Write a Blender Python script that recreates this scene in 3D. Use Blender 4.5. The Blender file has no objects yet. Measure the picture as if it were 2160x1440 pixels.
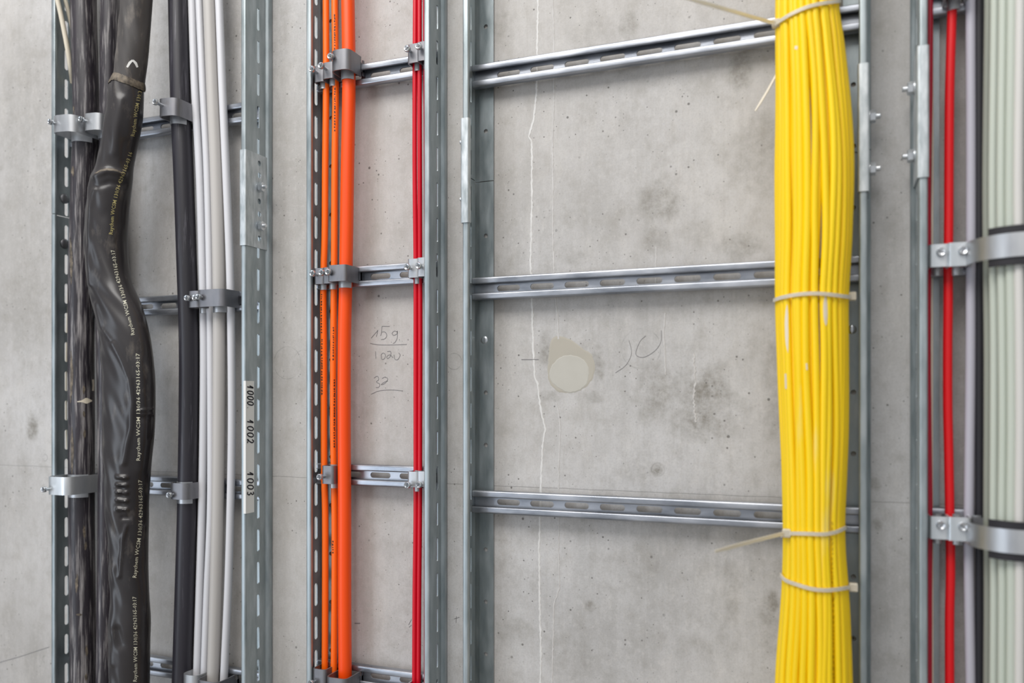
import bpy, math, random
from mathutils import Vector
from mathutils.bvhtree import BVHTree
random.seed(7)
C = bpy.context.scene.collection
PI = math.pi
# ------------------------------------------------------------------ camera model
F, CX, CY, TH, D, H0 = 1755.0, 1080.0, 838.0, math.radians(21.5), 1.10, 1.5
FW = Vector((-math.sin(TH), math.cos(TH), 0)); RT = Vector((math.cos(TH), math.sin(TH), 0))
CAM = Vector((0, -D, H0))
def pxdir(x, y): return FW + RT*((x-CX)/F) + Vector((0, 0, 1))*(-(y-CY)/F)
def P(x, y, w):
    d = pxdir(x, y); return CAM + d*((D-w)/d.y)
def U(x, w): return P(x, CY, w).x
def depth(x, w):
    return (D-w)/pxdir(x, CY).y
def mm(px, x, w): return px*depth(x, w)/F            # length of px pixels (vertical) at that spot
def ZZ(x, y, w): return P(x, y, w).z
def proj(p):
    v = p-CAM; z = v.dot(FW); return CX+F*v.dot(RT)/z, CY-F*v.z/z

# ------------------------------------------------------------------ materials
def nmat(name):
    m = bpy.data.materials.new(name); m.use_nodes = True
    nt = m.node_tree; b = nt.nodes['Principled BSDF']; return m, nt, b
def N(nt, t, **k):
    n = nt.nodes.new(t)
    for a, v in k.items():
        if a in n.inputs: n.inputs[a].default_value = v
        else: setattr(n, a, v)
    return n
def L(nt, a, b): nt.links.new(a, b)
def coord(nt, scale=(1, 1, 1), kind='Object', world=False):
    if world:
        g = N(nt, 'ShaderNodeNewGeometry'); src = g.outputs['Position']
    else:
        g = N(nt, 'ShaderNodeTexCoord'); src = g.outputs[kind]
    m = N(nt, 'ShaderNodeMapping'); m.inputs['Scale'].default_value = scale
    L(nt, src, m.inputs['Vector']); return m.outputs['Vector']
def noise(nt, vec, scale, detail=4, rough=.55):
    n = N(nt, 'ShaderNodeTexNoise'); n.inputs['Scale'].default_value = scale
    n.inputs['Detail'].default_value = detail; n.inputs['Roughness'].default_value = rough
    L(nt, vec, n.inputs['Vector']); return n.outputs['Fac']
def ramp(nt, fac, p0, p1, c0=(0, 0, 0, 1), c1=(1, 1, 1, 1)):
    r = N(nt, 'ShaderNodeValToRGB'); e = r.color_ramp.elements
    e[0].position = p0; e[1].position = p1; e[0].color = c0; e[1].color = c1
    L(nt, fac, r.inputs['Fac']); return r.outputs['Color']
def mix(nt, fac, a, b, mode='MIX'):
    m = N(nt, 'ShaderNodeMix', data_type='RGBA', blend_type=mode)
    for s, v in ((m.inputs[0], fac), (m.inputs[6], a), (m.inputs[7], b)):
        if hasattr(v, 'is_linked') or hasattr(v, 'links'): L(nt, v, s)
        else: s.default_value = v
    return m.outputs[2]
def mth(nt, op, a, b=None, clamp=False):
    m = N(nt, 'ShaderNodeMath', operation=op); m.use_clamp = clamp
    for i, v in enumerate((a, b)):
        if v is None: continue
        if isinstance(v, (int, float)): m.inputs[i].default_value = v
        else: L(nt, v, m.inputs[i])
    return m.outputs[0]
def bump(nt, b, h, strength=.2, dist=.001):
    n = N(nt, 'ShaderNodeBump'); n.inputs['Strength'].default_value = strength; n.inputs['Distance'].default_value = dist
    L(nt, h, n.inputs['Height']); L(nt, n.outputs['Normal'], b.inputs['Normal'])
def col(r, g, b):                                    # sRGB 0..255 -> linear
    f = lambda c: (c/255/12.92 if c <= 10 else ((c/255+.055)/1.055)**2.4)
    return (f(r), f(g), f(b), 1)

def metal(name, c, c2, rough=.38, metallic=.85, sc=40, stretch=(1, 1, .25), bs=.08):
    m, nt, b = nmat(name); v = coord(nt, stretch)
    n = noise(nt, v, sc, 5); n2 = noise(nt, coord(nt), 350, 2)
    cc = mix(nt, ramp(nt, n, .35, .68), c, c2)
    L(nt, cc, b.inputs['Base Color']); b.inputs['Metallic'].default_value = metallic
    r = ramp(nt, n, .3, .7, (rough-.07,)*3+(1,), (rough+.1,)*3+(1,)); L(nt, r, b.inputs['Roughness'])
    bump(nt, b, n2, bs, .0004); return m
M = {}
M['rail'] = metal('galvanised_rail', col(148, 158, 161), col(180, 188, 191), .38, .70, sc=70)
M['rung'] = metal('galvanised_rung', col(140, 145, 154), col(196, 199, 206), .34, .88, sc=50, stretch=(.25, 1, 1))
M['zinc'] = metal('bright_zinc', col(196, 202, 208), col(228, 230, 232), .28, .9)
M['splice'] = metal('splice_zinc', col(172, 180, 183), col(214, 219, 222), .42, .66, sc=160)
M['cleat'] = metal('cleat_steel', col(122, 122, 126), col(148, 148, 152), .45, .8)
M['cleatlight'] = metal('cleat_steel_pale', col(172, 174, 178), col(196, 198, 200), .38, .75)
M['cleatbright'] = metal('cleat_steel_bright', col(200, 206, 210), col(228, 230, 232), .36, .7)
M['recess'] = metal('screw_recess', col(110, 112, 116), col(135, 136, 140), .5, .6)

def plastic(name, c, c2=None, rough=.4, sc=30, scuff=None, amt=(.62, .7), stretch=(1, 1, .06), bs=.05, spec=.5, sc2=60):
    m, nt, b = nmat(name); c2 = c2 or c
    v = coord(nt, stretch, world=True); n = noise(nt, v, sc, 5)
    cc = mix(nt, ramp(nt, n, .3, .7), c, c2)
    if scuff:
        s = noise(nt, v, sc2, 8, .65); n3 = noise(nt, coord(nt, (1, 1, .5), world=True), 14, 3)
        s = mth(nt, 'ADD', s, mth(nt, 'MULTIPLY', mth(nt, 'SUBTRACT', n3, .5), .35))
        cc = mix(nt, ramp(nt, s, amt[0], amt[1]), cc, scuff)
    L(nt, cc, b.inputs['Base Color']); b.inputs['Roughness'].default_value = rough
    b.inputs['Specular IOR Level'].default_value = spec
    bump(nt, b, n, bs, .002); return m
M['black'] = plastic('black_sheath_scuffed', col(36, 32, 38), col(56, 51, 57), .38, 50, col(170, 165, 164), (.50, .74), bs=.6, stretch=(1, 1, .05), sc2=230)
M['black2'] = plastic('black_sheath', col(34, 32, 38), col(48, 46, 54), .40, 50, col(120, 118, 126), (.57, .82), bs=.35, stretch=(1, 1, .04), sc2=200)
M['sleeve'] = plastic('shrink_sleeve', col(36, 33, 35), col(54, 51, 52), .30, 12, col(104, 98, 92), (.58, .9), stretch=(1, 1, .4), bs=.12)
M['jacket'] = plastic('dusty_jacket', col(56, 53, 53), col(84, 80, 78), .48, 18, col(130, 122, 114), (.54, .85), stretch=(1, 1, .3), bs=.1)
M['adhesive'] = plastic('dried_adhesive', col(132, 120, 104), col(60, 54, 48), .6, 120, stretch=(1, 1, 1), bs=.5)
M['whitecable'] = plastic('light_grey_sheath', col(206, 206, 210), col(214, 214, 218), .42, 20)
M['warmcable'] = plastic('warm_grey_sheath', col(178, 174, 170), col(192, 188, 184), .45, 20, col(222, 218, 212), (.7, .78))
M['cream'] = plastic('cream_sheath', col(222, 212, 192), col(210, 202, 184), .5)
M['orange'] = plastic('orange_sheath', col(255, 104, 0), col(255, 112, 4), .42, 20)
M['deeporange'] = plastic('deep_orange_sheath', col(255, 74, 0), col(255, 84, 2), .40, 40, col(255, 150, 90), (.66, .76), sc2=90)
M['crimson'] = plastic('crimson_sheath', col(216, 0, 32), col(204, 4, 36), .36, 20)
M['darkcrimson'] = plastic('dark_crimson_sheath', col(178, 8, 46), col(170, 10, 44), .4)
M['red'] = plastic('bright_red_sheath', col(232, 8, 22), col(236, 20, 28), .5, 20)
M['conduit'] = plastic('lavender_grey_conduit', col(186, 184, 194), col(178, 176, 186), .45)
M['sage'] = plastic('sage_grey_sheath', col(186, 194, 182), col(198, 204, 194), .5, 20, col(150, 156, 140), (.7, .8))
M['olive'] = plastic('olive_grey_sheath', col(150, 154, 142), col(136, 138, 128), .5)
M['palesage'] = plastic('pale_grey_sheath', col(204, 202, 198), col(212, 210, 206), .5)
M['yellow'] = plastic('yellow_sheath', col(252, 213, 0), col(248, 205, 4), .40, 30, col(240, 214, 110), (.64, .74), sc2=45)
M['yellow2'] = plastic('yellow_sheath_deep', col(253, 218, 12), col(250, 208, 0), .40, 30, col(240, 214, 110), (.66, .76), sc2=45)
M['scuff'] = plastic('pale_scuff', col(226, 214, 190), col(232, 222, 205), .6)
M['rubber'] = plastic('black_rubber', col(26, 24, 30), col(34, 32, 38), .6)
M['sticker'] = plastic('white_label_tape', col(226, 226, 222), col(232, 232, 230), .45, 10)
M['ink'] = plastic('black_marker_ink', col(18, 18, 30), col(24, 24, 36), .5)
M['blackprint'] = plastic('cable_print_black', col(70, 40, 20), col(60, 36, 20), .5)
M['dimprint'] = plastic('cable_print_faint', col(190, 150, 10), col(170, 130, 10), .5)
M['print'] = plastic('cable_print_pale', col(214, 212, 196), col(205, 202, 180), .5)
M['printy'] = plastic('cable_print_yellowed', col(196, 184, 130), col(180, 168, 110), .5)
M['pencil'] = plastic('pencil_graphite', col(122, 120, 120), col(132, 130, 130), .6, 200, stretch=(1, 1, 1))
M['limestreak'] = plastic('lime_deposit', col(222, 221, 219), col(206, 204, 201), .8, 60, stretch=(1, 1, 1))
M['faintstreak'] = plastic('faint_lime_deposit', col(204, 202, 200), col(188, 185, 182), .8, 60, stretch=(1, 1, 1))
M['plaster'] = plastic('plaster_filler', col(184, 181, 172), col(190, 187, 179), .85, 30, stretch=(1, 1, 1))
M['plaster2'] = plastic('plaster_filler_warm', col(174, 169, 158), col(180, 174, 162), .9, 30, stretch=(1, 1, 1))
# nylon tie: slightly translucent
m, nt, b = nmat('nylon_tie'); b.inputs['Base Color'].default_value = col(222, 214, 196); b.inputs['Roughness'].default_value = .4
b.inputs['Subsurface Weight'].default_value = .3; b.inputs['Subsurface Radius'].default_value = (.004, .004, .003); b.inputs['Transmission Weight'].default_value = .25
n_ = noise(nt, coord(nt), 300, 2); bump(nt, b, n_, .05, .0005); M['nylon'] = m

# concrete
def concrete():
    m, nt, b = nmat('cast_concrete'); W = coord(nt, world=True)
    n1 = noise(nt, W, 3.2, 6, .6); n2 = noise(nt, coord(nt, (9, 1, .9), world=True), 4, 5, .6)
    n3 = noise(nt, W, 26, 6, .65); n4 = noise(nt, W, 240, 3)
    c = mix(nt, ramp(nt, n1, .34, .68), col(164, 162, 160), col(204, 203, 203))
    nv = noise(nt, coord(nt, (60, 1, 1.6), world=True), 4, 4, .6); c = mix(nt, mth(nt, 'MULTIPLY', ramp(nt, nv, .5, .72), .22), c, col(160, 156, 151))
    c = mix(nt, mth(nt, 'MULTIPLY', ramp(nt, n2, .40, .72), .42), c, col(204, 202, 202))
    c = mix(nt, mth(nt, 'MULTIPLY', ramp(nt, n3, .50, .70), .42), c, col(146, 142, 135))
    n6 = noise(nt, coord(nt, (1, 1, .6), world=True), 75, 6, .7); c = mix(nt, mth(nt, 'MULTIPLY', ramp(nt, n6, .46, .7), .30), c, col(148, 144, 138)); n7 = noise(nt, coord(nt, (1.6, 1, .7), world=True), 11, 7, .72); c = mix(nt, mth(nt, 'MULTIPLY', ramp(nt, n7, .52, .68), .5), c, col(206, 203, 200))
    c = mix(nt, mth(nt, 'MULTIPLY', ramp(nt, n4, .5, .8), .16), c, col(140, 136, 130))
    n8 = noise(nt, W, 420, 3, .7); c = mix(nt, mth(nt, 'MULTIPLY', ramp(nt, n8, .5, .66), .22), c, col(132, 128, 122))
    n9 = noise(nt, coord(nt, (1, 1, .8), world=True), 130, 5, .75); c = mix(nt, mth(nt, 'MULTIPLY', ramp(nt, n9, .52, .70), .35), c, col(214, 211, 208))
    # warm / cool casting patches
    n5 = noise(nt, W, 1.1, 2); c = mix(nt, mth(nt, 'MULTIPLY', ramp(nt, n5, .4, .62), .35), c, col(190, 183, 174))
    # damp stains with shapes of their own
    sep = N(nt, 'ShaderNodeSeparateXYZ'); L(nt, W, sep.inputs[0])
    wob = mth(nt, 'MULTIPLY', mth(nt, 'SUBTRACT', noise(nt, W, 30, 9, .78), .46), 4.2)
    tot = None
    for x, y, rx, ry, s in ((1392, 425, 42, 48, .75), (1390, 830, 55, 70, .6), (1490, 850, 60, 75, .95), (1455, 890, 95, 38, .45), (1560, 150, 30, 45, .7),
                            (1600, 320, 55, 110, .4), (1325, 60, 22, 42, .6), (1565, 520, 55, 30, .55), (1070, 560, 40, 36, .4), (1385, 510, 35, 34, .55),
                            (1545, 1250, 26, 70, .45), (1620, 1310, 22, 60, .6), (1630, 1270, 14, 24, .9), (1200, 1390, 70, 50, .35), (1350, 1200, 50, 60, .3),
                            (1255, 70, 60, 40, .3), (1080, 1330, 50, 30, .3), (1640, 830, 36, 130, .45), (1220, 545, 30, 16, .45), (1385, 990, 15, 15, 1.0),
                            (68, 900, 14, 30, .9), (860, 290, 60, 100, .12), (60, 640, 50, 120, .3), (1055, 60, 45, 45, .35), (1245, 1280, 12, 14, .7),
                            (50, 250, 60, 200, .25), (1880, 480, 20, 60, .35), (1152, 735, 16, 34, .7), (1262, 770, 16, 42, .7), (1160, 835, 30, 14, .5), (1250, 838, 22, 14, .5), (1850, 1105, 12, 12, .9), (1845, 1020, 14, 14, .7)):
        p = P(x, y, 0); q = P(x+rx, y, 0); r2 = P(x, y+ry, 0)
        dx = mth(nt, 'DIVIDE', mth(nt, 'SUBTRACT', sep.outputs[0], p.x), q.x-p.x)
        dz = mth(nt, 'DIVIDE', mth(nt, 'SUBTRACT', sep.outputs[2], p.z), p.z-r2.z)
        d2 = mth(nt, 'ADD', mth(nt, 'MULTIPLY', dx, dx), mth(nt, 'MULTIPLY', dz, dz))
        v = mth(nt, 'SUBTRACT', 1.0, mth(nt, 'ADD', mth(nt, 'MULTIPLY', d2, .6), wob), True)
        v = mth(nt, 'MULTIPLY', v, mth(nt, 'SUBTRACT', 1.3, mth(nt, 'MULTIPLY', d2, .5), True))
        v = mth(nt, 'MULTIPLY', v, s)
        tot = v if tot is None else mth(nt, 'MAXIMUM', tot, v)
    tot = mth(nt, 'MULTIPLY', tot, mth(nt, 'ADD', .35, mth(nt, 'MULTIPLY', ramp(nt, noise(nt, W, 95, 7, .8), .38, .58), .75)))
    c = mix(nt, mth(nt, 'MULTIPLY', tot, .80, True), c, col(118, 113, 103))
    # pores
    pores = None
    for sc, th, off in ((60, .066, 0.0), (130, .095, 3.1), (26, .032, 7.7), (210, .085, 5.3)):
        mp = N(nt, 'ShaderNodeMapping'); mp.inputs['Location'].default_value = (off, off, off); L(nt, W, mp.inputs['Vector'])
        wv = N(nt, 'ShaderNodeVectorMath', operation='MULTIPLY'); wv.inputs[1].default_value = (1, 0, 1); L(nt, mp.outputs[0], wv.inputs[0])
        vo = N(nt, 'ShaderNodeTexVoronoi'); vo.inputs['Scale'].default_value = sc; L(nt, wv.outputs[0], vo.inputs['Vector'])
        sp = N(nt, 'ShaderNodeSeparateColor'); L(nt, vo.outputs['Color'], sp.inputs[0])
        size = mth(nt, 'MULTIPLY', ramp(nt, sp.outputs[0], .70, .98), th*2)
        mk = mth(nt, 'MULTIPLY', mth(nt, 'SUBTRACT', size, vo.outputs['Distance']), 40, True)
        mk.node.use_clamp = True
        pores = mk if pores is None else mth(nt, 'MAXIMUM', pores, mk)
    pores = mth(nt, 'MULTIPLY', pores, ramp(nt, noise(nt, W, 7, 4), .40, .52))
    c = mix(nt, mth(nt, 'MULTIPLY', pores, .75), c, col(84, 80, 76))
    # formwork joint
    jz = mth(nt, 'ABSOLUTE', mth(nt, 'SUBTRACT', sep.outputs[2], mth(nt, 'ADD', 1.3735, mth(nt, 'MULTIPLY', mth(nt, 'SUBTRACT', noise(nt, W, 30, 4), .5), .003))))
    jm = mth(nt, 'SUBTRACT', 1.0, mth(nt, 'MULTIPLY', jz, 1100), True)
    c = mix(nt, mth(nt, 'MULTIPLY', jm, .5), c, col(120, 118, 116))
    # faint ring prints left by tie cones and cups
    for x, y, r, s in ((606, 765, 34, .4), (640, 762, 24, .3), (958, 762, 17, .55), (1388, 990, 14, .6), (95, 603, 7, .6), (95, 965, 7, .6), (95, 1028, 7, .6), (96, 220, 8, .5), (95, 1390, 7, .6), (1352, 735, 42, .35)):
        p = P(x, y, 0); R = mm(r, x, 0)
        dx = mth(nt, 'SUBTRACT', sep.outputs[0], p.x); dz = mth(nt, 'SUBTRACT', sep.outputs[2], p.z)
        dd = mth(nt, 'SQRT', mth(nt, 'ADD', mth(nt, 'MULTIPLY', dx, dx), mth(nt, 'MULTIPLY', dz, dz)))
        k = mth(nt, 'SUBTRACT', 1.0, mth(nt, 'MULTIPLY', mth(nt, 'ABSOLUTE', mth(nt, 'SUBTRACT', dd, R)), 900), True)
        k = mth(nt, 'MULTIPLY', k, ramp(nt, noise(nt, W, 60, 3), .4, .6))
        c = mix(nt, mth(nt, 'MULTIPLY', k, s), c, col(112, 110, 108))
    L(nt, c, b.inputs['Base Color']); b.inputs['Roughness'].default_value = .75
    b.inputs['Specular IOR Level'].default_value = .35
    h = mth(nt, 'ADD', mth(nt, 'MULTIPLY', n3, .5), mth(nt, 'MULTIPLY', n4, .25)); h = mth(nt, 'SUBTRACT', h, mth(nt, 'MULTIPLY', pores, 1.0)); h = mth(nt, 'SUBTRACT', h, jm)
    bump(nt, b, h, .25, .0015); return m
M['concrete'] = concrete()

# ------------------------------------------------------------------ mesh collector
class MB:
    def __init__(s): s.v = []; s.f = []
    def add(s, vs, fs):
        o = len(s.v); s.v += [Vector(v) for v in vs]; s.f += [tuple(i+o for i in f) for f in fs]
    def box(s, a, b):
        x0, y0, z0 = a; x1, y1, z1 = b
        s.add([(x0, y0, z0), (x1, y0, z0), (x1, y1, z0), (x0, y1, z0), (x0, y0, z1), (x1, y0, z1), (x1, y1, z1), (x0, y1, z1)],
              [(3, 2, 1, 0), (4, 5, 6, 7), (0, 1, 5, 4), (1, 2, 6, 5), (2, 3, 7, 6), (3, 0, 4, 7)])
    def loft(s, rings, closed=True, caps=True):
        n = len(rings[0]); vs = [p for r in rings for p in r]; fs = []
        for i in range(len(rings)-1):
            for j in range(n if closed else n-1):
                k = (j+1) % n; fs.append((i*n+j, i*n+k, (i+1)*n+k, (i+1)*n+j))
        if caps: fs += [tuple(range(n))[::-1], tuple((len(rings)-1)*n+j for j in range(n))]
        s.add(vs, fs)
    def tube(s, pts, r, n=14, caps=True):
        rings = []; ref = None
        for i, p in enumerate(pts):
            t = (pts[min(i+1, len(pts)-1)]-pts[max(i-1, 0)]).normalized()
            if ref is None: ref = t.orthogonal()
            a = (ref-t*ref.dot(t)).normalized(); ref = a; b = t.cross(a)
            rr = r(i) if callable(r) else r
            rings.append([p+(a*math.cos(2*PI*j/n)+b*math.sin(2*PI*j/n))*rr for j in range(n)])
        s.loft(rings, True, caps)
    def disc_stack(s, c, ax, prof, n=20, rot=0):      # prof: (dist along axis, radius)
        ax = Vector(ax).normalized(); a = ax.orthogonal().normalized(); b = ax.cross(a)
        s.loft([[c+ax*h+(a*math.cos(2*PI*j/n+rot)+b*math.sin(2*PI*j/n+rot))*r for j in range(n)] for h, r in prof])
    def sweep(s, prof, t, fn, a0, a1):               # prof 2D polyline, thickness t, extruded from a0 to a1; fn(p,q,a)->Vector
        L_, R_ = [], []
        for i, (p, q) in enumerate(prof):
            p0 = prof[max(i-1, 0)]; p1 = prof[min(i+1, len(prof)-1)]
            dx, dy = p1[0]-p0[0], p1[1]-p0[1]; l = math.hypot(dx, dy) or 1
            nx, ny = -dy/l*t/2, dx/l*t/2
            L_.append((p+nx, q+ny)); R_.append((p-nx, q-ny))
        loop = L_+R_[::-1]; n = len(loop); m_ = len(L_)
        vs = [fn(p, q, a0) for p, q in loop]+[fn(p, q, a1) for p, q in loop]
        fs = [(j, (j+1) % n, n+(j+1) % n, n+j) for j in range(n)]
        for i in range(m_-1):
            q = (i, i+1, n-2-i, n-1-i); fs += [q, tuple(n+k for k in q[::-1])]
        s.add(vs, fs)
    def plate(s, a0, a1, b0, b1, holes, t, fn):      # holes: (a centre, length along a, width along b, b centre)
        holes = sorted(h for h in holes if h[0]-h[1]/2 > a0+.0005 and h[0]+h[1]/2 < a1-.0005)
        if not holes:
            vs = [fn(a, b, c) for c in (0, t) for a, b in ((a0, b0), (a1, b0), (a1, b1), (a0, b1))]
            s.add(vs, [(3, 2, 1, 0), (4, 5, 6, 7), (0, 1, 5, 4), (1, 2, 6, 5), (2, 3, 7, 6), (3, 0, 4, 7)]); return
        cuts = [a0]+[(holes[i][0]+holes[i][1]/2+holes[i+1][0]-holes[i+1][1]/2)/2 for i in range(len(holes)-1)]+[a1]
        for i, (ac, ln, wd, bc) in enumerate(holes):
            c0, c1 = cuts[i], cuts[i+1]; r = min(ln, wd)/2; ea = ln/2-r; eb = wd/2-r
            pts = []
            for q, (sa, sb, st) in enumerate(((1, 1, 0), (-1, 1, 90), (-1, -1, 180), (1, -1, 270))):
                for k in range(5):
                    an = math.radians(st+90*k/4); pts.append((sa*ea+r*math.cos(an), sb*eb+r*math.sin(an)))
            cor = [(c1-ac, b1-bc), (c0-ac, b1-bc), (c0-ac, b0-bc), (c1-ac, b0-bc)]
            def outer(p, q):
                k = 1e9
                if p > 1e-9: k = min(k, (c1-ac)/p)
                if p < -1e-9: k = min(k, (c0-ac)/p)
                if q > 1e-9: k = min(k, (b1-bc)/q)
                if q < -1e-9: k = min(k, (b0-bc)/q)
                return p*k, q*k
            def inner(cp, cq):
                lo, hi = 0., 1.
                for _ in range(24):
                    md = (lo+hi)/2; x, y = abs(cp*md)-ea, abs(cq*md)-eb
                    dd = math.hypot(max(x, 0), max(y, 0))+min(max(x, y), 0)-r
                    if dd > 0: hi = md
                    else: lo = md
                return cp*lo, cq*lo
            L2 = [(math.atan2(q, p), (p, q), outer(p, q)) for p, q in pts]+[(math.atan2(q, p), inner(p, q), (p, q)) for p, q in cor]
            L2.sort(key=lambda e: e[0]); n = len(L2); vs = []
            for c in (0, t):
                for e in L2: vs.append(fn(ac+e[1][0], bc+e[1][1], c))
                for e in L2: vs.append(fn(ac+e[2][0], bc+e[2][1], c))
            fs = []
            for j in range(n):
                k = (j+1) % n
                fs += [(j, k, n+k, n+j), (2*n+j, 3*n+j, 3*n+k, 2*n+k), (j, 2*n+j, 2*n+k, k)]
                if abs(L2[j][2][1]-L2[k][2][1]) < 1e-9 or i in (0, len(holes)-1): fs.append((n+j, n+k, 3*n+k, 3*n+j))
            s.add(vs, fs)
    def build(s, name, mat, parent=None, smooth=True, origin=None, angle=40):
        me = bpy.data.meshes.new(name); o = bpy.data.objects.new(name, me); C.objects.link(o)
        if parent is not None: org = parent['_o']; org = Vector(org)
        else:
            if origin is None:
                xs = [v.x for v in s.v]; ys = [v.y for v in s.v]; zs = [v.z for v in s.v]
                origin = Vector(((min(xs)+max(xs))/2, (min(ys)+max(ys))/2, min(zs)))
            org = Vector(origin); o.location = org
        me.from_pydata([v-org for v in s.v], [], s.f); me.materials.append(mat); me.validate()
        if smooth:
            me.shade_smooth()
            try: me.set_sharp_from_angle(angle=math.radians(angle))
            except Exception: pass
        if parent is not None: o.parent = parent
        o['_o'] = list(org); return o
def tag(o, label, cat, group=None, kind=None):
    if label: o['label'] = label
    if cat: o['category'] = cat
    if group: o['group'] = group
    if kind: o['kind'] = kind
    return o
def thing(name, loc, label, cat, group=None):
    o = bpy.data.objects.new(name, None); C.objects.link(o); o.location = loc; o.empty_display_size = .02
    o['_o'] = list(loc); return tag(o, label, cat, group)
def fillet(pts, r, n=4):
    out = [pts[0]]
    for i in range(1, len(pts)-1):
        a, b, c = (Vector((*q, 0)) for q in (pts[i-1], pts[i], pts[i+1]))
        d1 = (a-b); d2 = (c-b); rr = min(r, d1.length*.49, d2.length*.49)
        p0 = b+d1.normalized()*rr; p1 = b+d2.normalized()*rr
        for k in range(n+1):
            t = k/n; q = p0*(1-t)**2+b*2*t*(1-t)+p1*t*t; out.append((q.x, q.y))
    out.append(pts[-1]); return out
def interp(tab, y):                                   # smooth piecewise interpolation of rows (y, v...)
    if y <= tab[0][0]: return list(tab[0][1:])
    if y >= tab[-1][0]: return list(tab[-1][1:])
    for i in range(len(tab)-1):
        if tab[i][0] <= y <= tab[i+1][0]: break
    y0, y1 = tab[i][0], tab[i+1][0]; t = (y-y0)/(y1-y0)
    out = []
    for k in range(1, len(tab[0])):
        v0, v1 = tab[i][k], tab[i+1][k]
        m0 = (v1-tab[i-1][k])/(y1-tab[i-1][0]) if i > 0 else (v1-v0)/(y1-y0)
        m1 = (tab[i+2][k]-v0)/(tab[i+2][0]-y0) if i+2 < len(tab) else (v1-v0)/(y1-y0)
        h = y1-y0; t2, t3 = t*t, t*t*t
        out.append((2*t3-3*t2+1)*v0+(t3-2*t2+t)*h*m0+(-2*t3+3*t2)*v1+(t3-t2)*h*m1)
    return out

# ------------------------------------------------------------------ setting
mb = MB(); nx, nz = 1, 1
mb.box((-3.2, 0, 0), (1.8, .25, 3.2)); wall = mb.build('wall_back', M['concrete'], smooth=False); wall['kind'] = 'structure'
m, nt, b = nmat('screed_floor'); W_ = coord(nt, world=True); L(nt, mix(nt, noise(nt, W_, 5, 5), col(128, 126, 122), col(150, 147, 142)), b.inputs['Base Color']); b.inputs['Roughness'].default_value = .8
mb = MB(); mb.box((-3.2, -3.2, -.2), (1.8, 0, 0)); fl = mb.build('floor', m, smooth=False); fl['kind'] = 'structure'
ZT, ZB = 2.75, .004

def ribbon(mb, pts, wd, t=.0004, y0=0.0):             # flat ribbon on the wall through world points
    n = len(pts)
    def wdt(i): return wd(i) if callable(wd) else wd
    Lv = []
    for i, p in enumerate(pts):
        d = pts[min(i+1, n-1)]-pts[max(i-1, 0)]; d = Vector((d.x, 0, d.z)).normalized(); nn = Vector((-d.z, 0, d.x))*wdt(i)/2
        Lv.append([Vector((p.x-nn.x, y0+.0002, p.z-nn.z)), Vector((p.x-nn.x*.7, y0-t, p.z-nn.z*.7)), Vector((p.x+nn.x*.7, y0-t, p.z+nn.z*.7)), Vector((p.x+nn.x, y0+.0002, p.z+nn.z))])
    mb.loft(Lv, False, False)
def densify(px, step=4, jit=0.0):
    out = []
    for i in range(len(px)-1):
        x0, y0 = px[i]; x1, y1 = px[i+1]; n = max(1, int(math.hypot(x1-x0, y1-y0)/step))
        for k in range(n): t = k/n; out.append((x0+(x1-x0)*t+random.uniform(-jit, jit), y0+(y1-y0)*t))
    out.append(px[-1]); return out
def smooth_px(px, n=6):
    tab = [(i, a, b) for i, (a, b) in enumerate(px)]
    return [tuple(interp(tab, i/n)) for i in range((len(px)-1)*n+1)]
def wallstroke(name, strokes, wpx, mat, jit=0, smooth=False, var=0):
    mb = MB()
    for s in strokes:
        q = smooth_px(s) if smooth else densify(s, 4, jit)
        pts = [P(x, y, 0) for x, y in q]; base = mm(wpx, q[0][0], 0)
        ws = [base*(1+random.uniform(-var, var)) for _ in pts]
        ribbon(mb, pts, lambda i: ws[i])
    return mb.build(name, mat, wall, smooth=False)
wallstroke('lime_streak', [[(1136, -40), (1134, 60), (1132, 190), (1126, 250), (1116, 288), (1122, 300), (1122, 420), (1121, 500), (1119, 545), (1122, 640), (1125, 740), (1128, 796), (1134, 810), (1140, 860), (1150, 905), (1144, 945), (1142, 1000), (1140, 1050), (1138, 1130), (1137, 1160), (1139, 1300), (1141, 1370), (1140, 1440), (1141, 1520)]], 4.8, M['limestreak'], .7, var=.3)
wallstroke('lime_streak', [[(1164, -40), (1167, 40), (1169, 130), (1168, 230), (1165, 300), (1167, 400), (1166, 500), (1170, 610), (1177, 680), (1178, 715)]], 3.8, M['faintstreak'], .6, var=.4)
wallstroke('lime_streak', [[(1175, 850), (1182, 900), (1180, 940), (1178, 990), (1179, 1060), (1178, 1160), (1180, 1240), (1168, 1275), (1167, 1340), (1164, 1450), (1163, 1520)]], 3.4, M['faintstreak'], .6, var=.4)
for pts in ([(1403, 660), (1400, 700), (1404, 790)], [(1384, 520), (1383, 600)]): wallstroke('lime_streak', [pts], 3.2, M['faintstreak'], .6, var=.4)
wallstroke('lime_streak', [[(1463, 745), (1466, 800), (1464, 850), (1468, 890)]], 4, M['faintstreak'], 2, var=.7)
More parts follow.
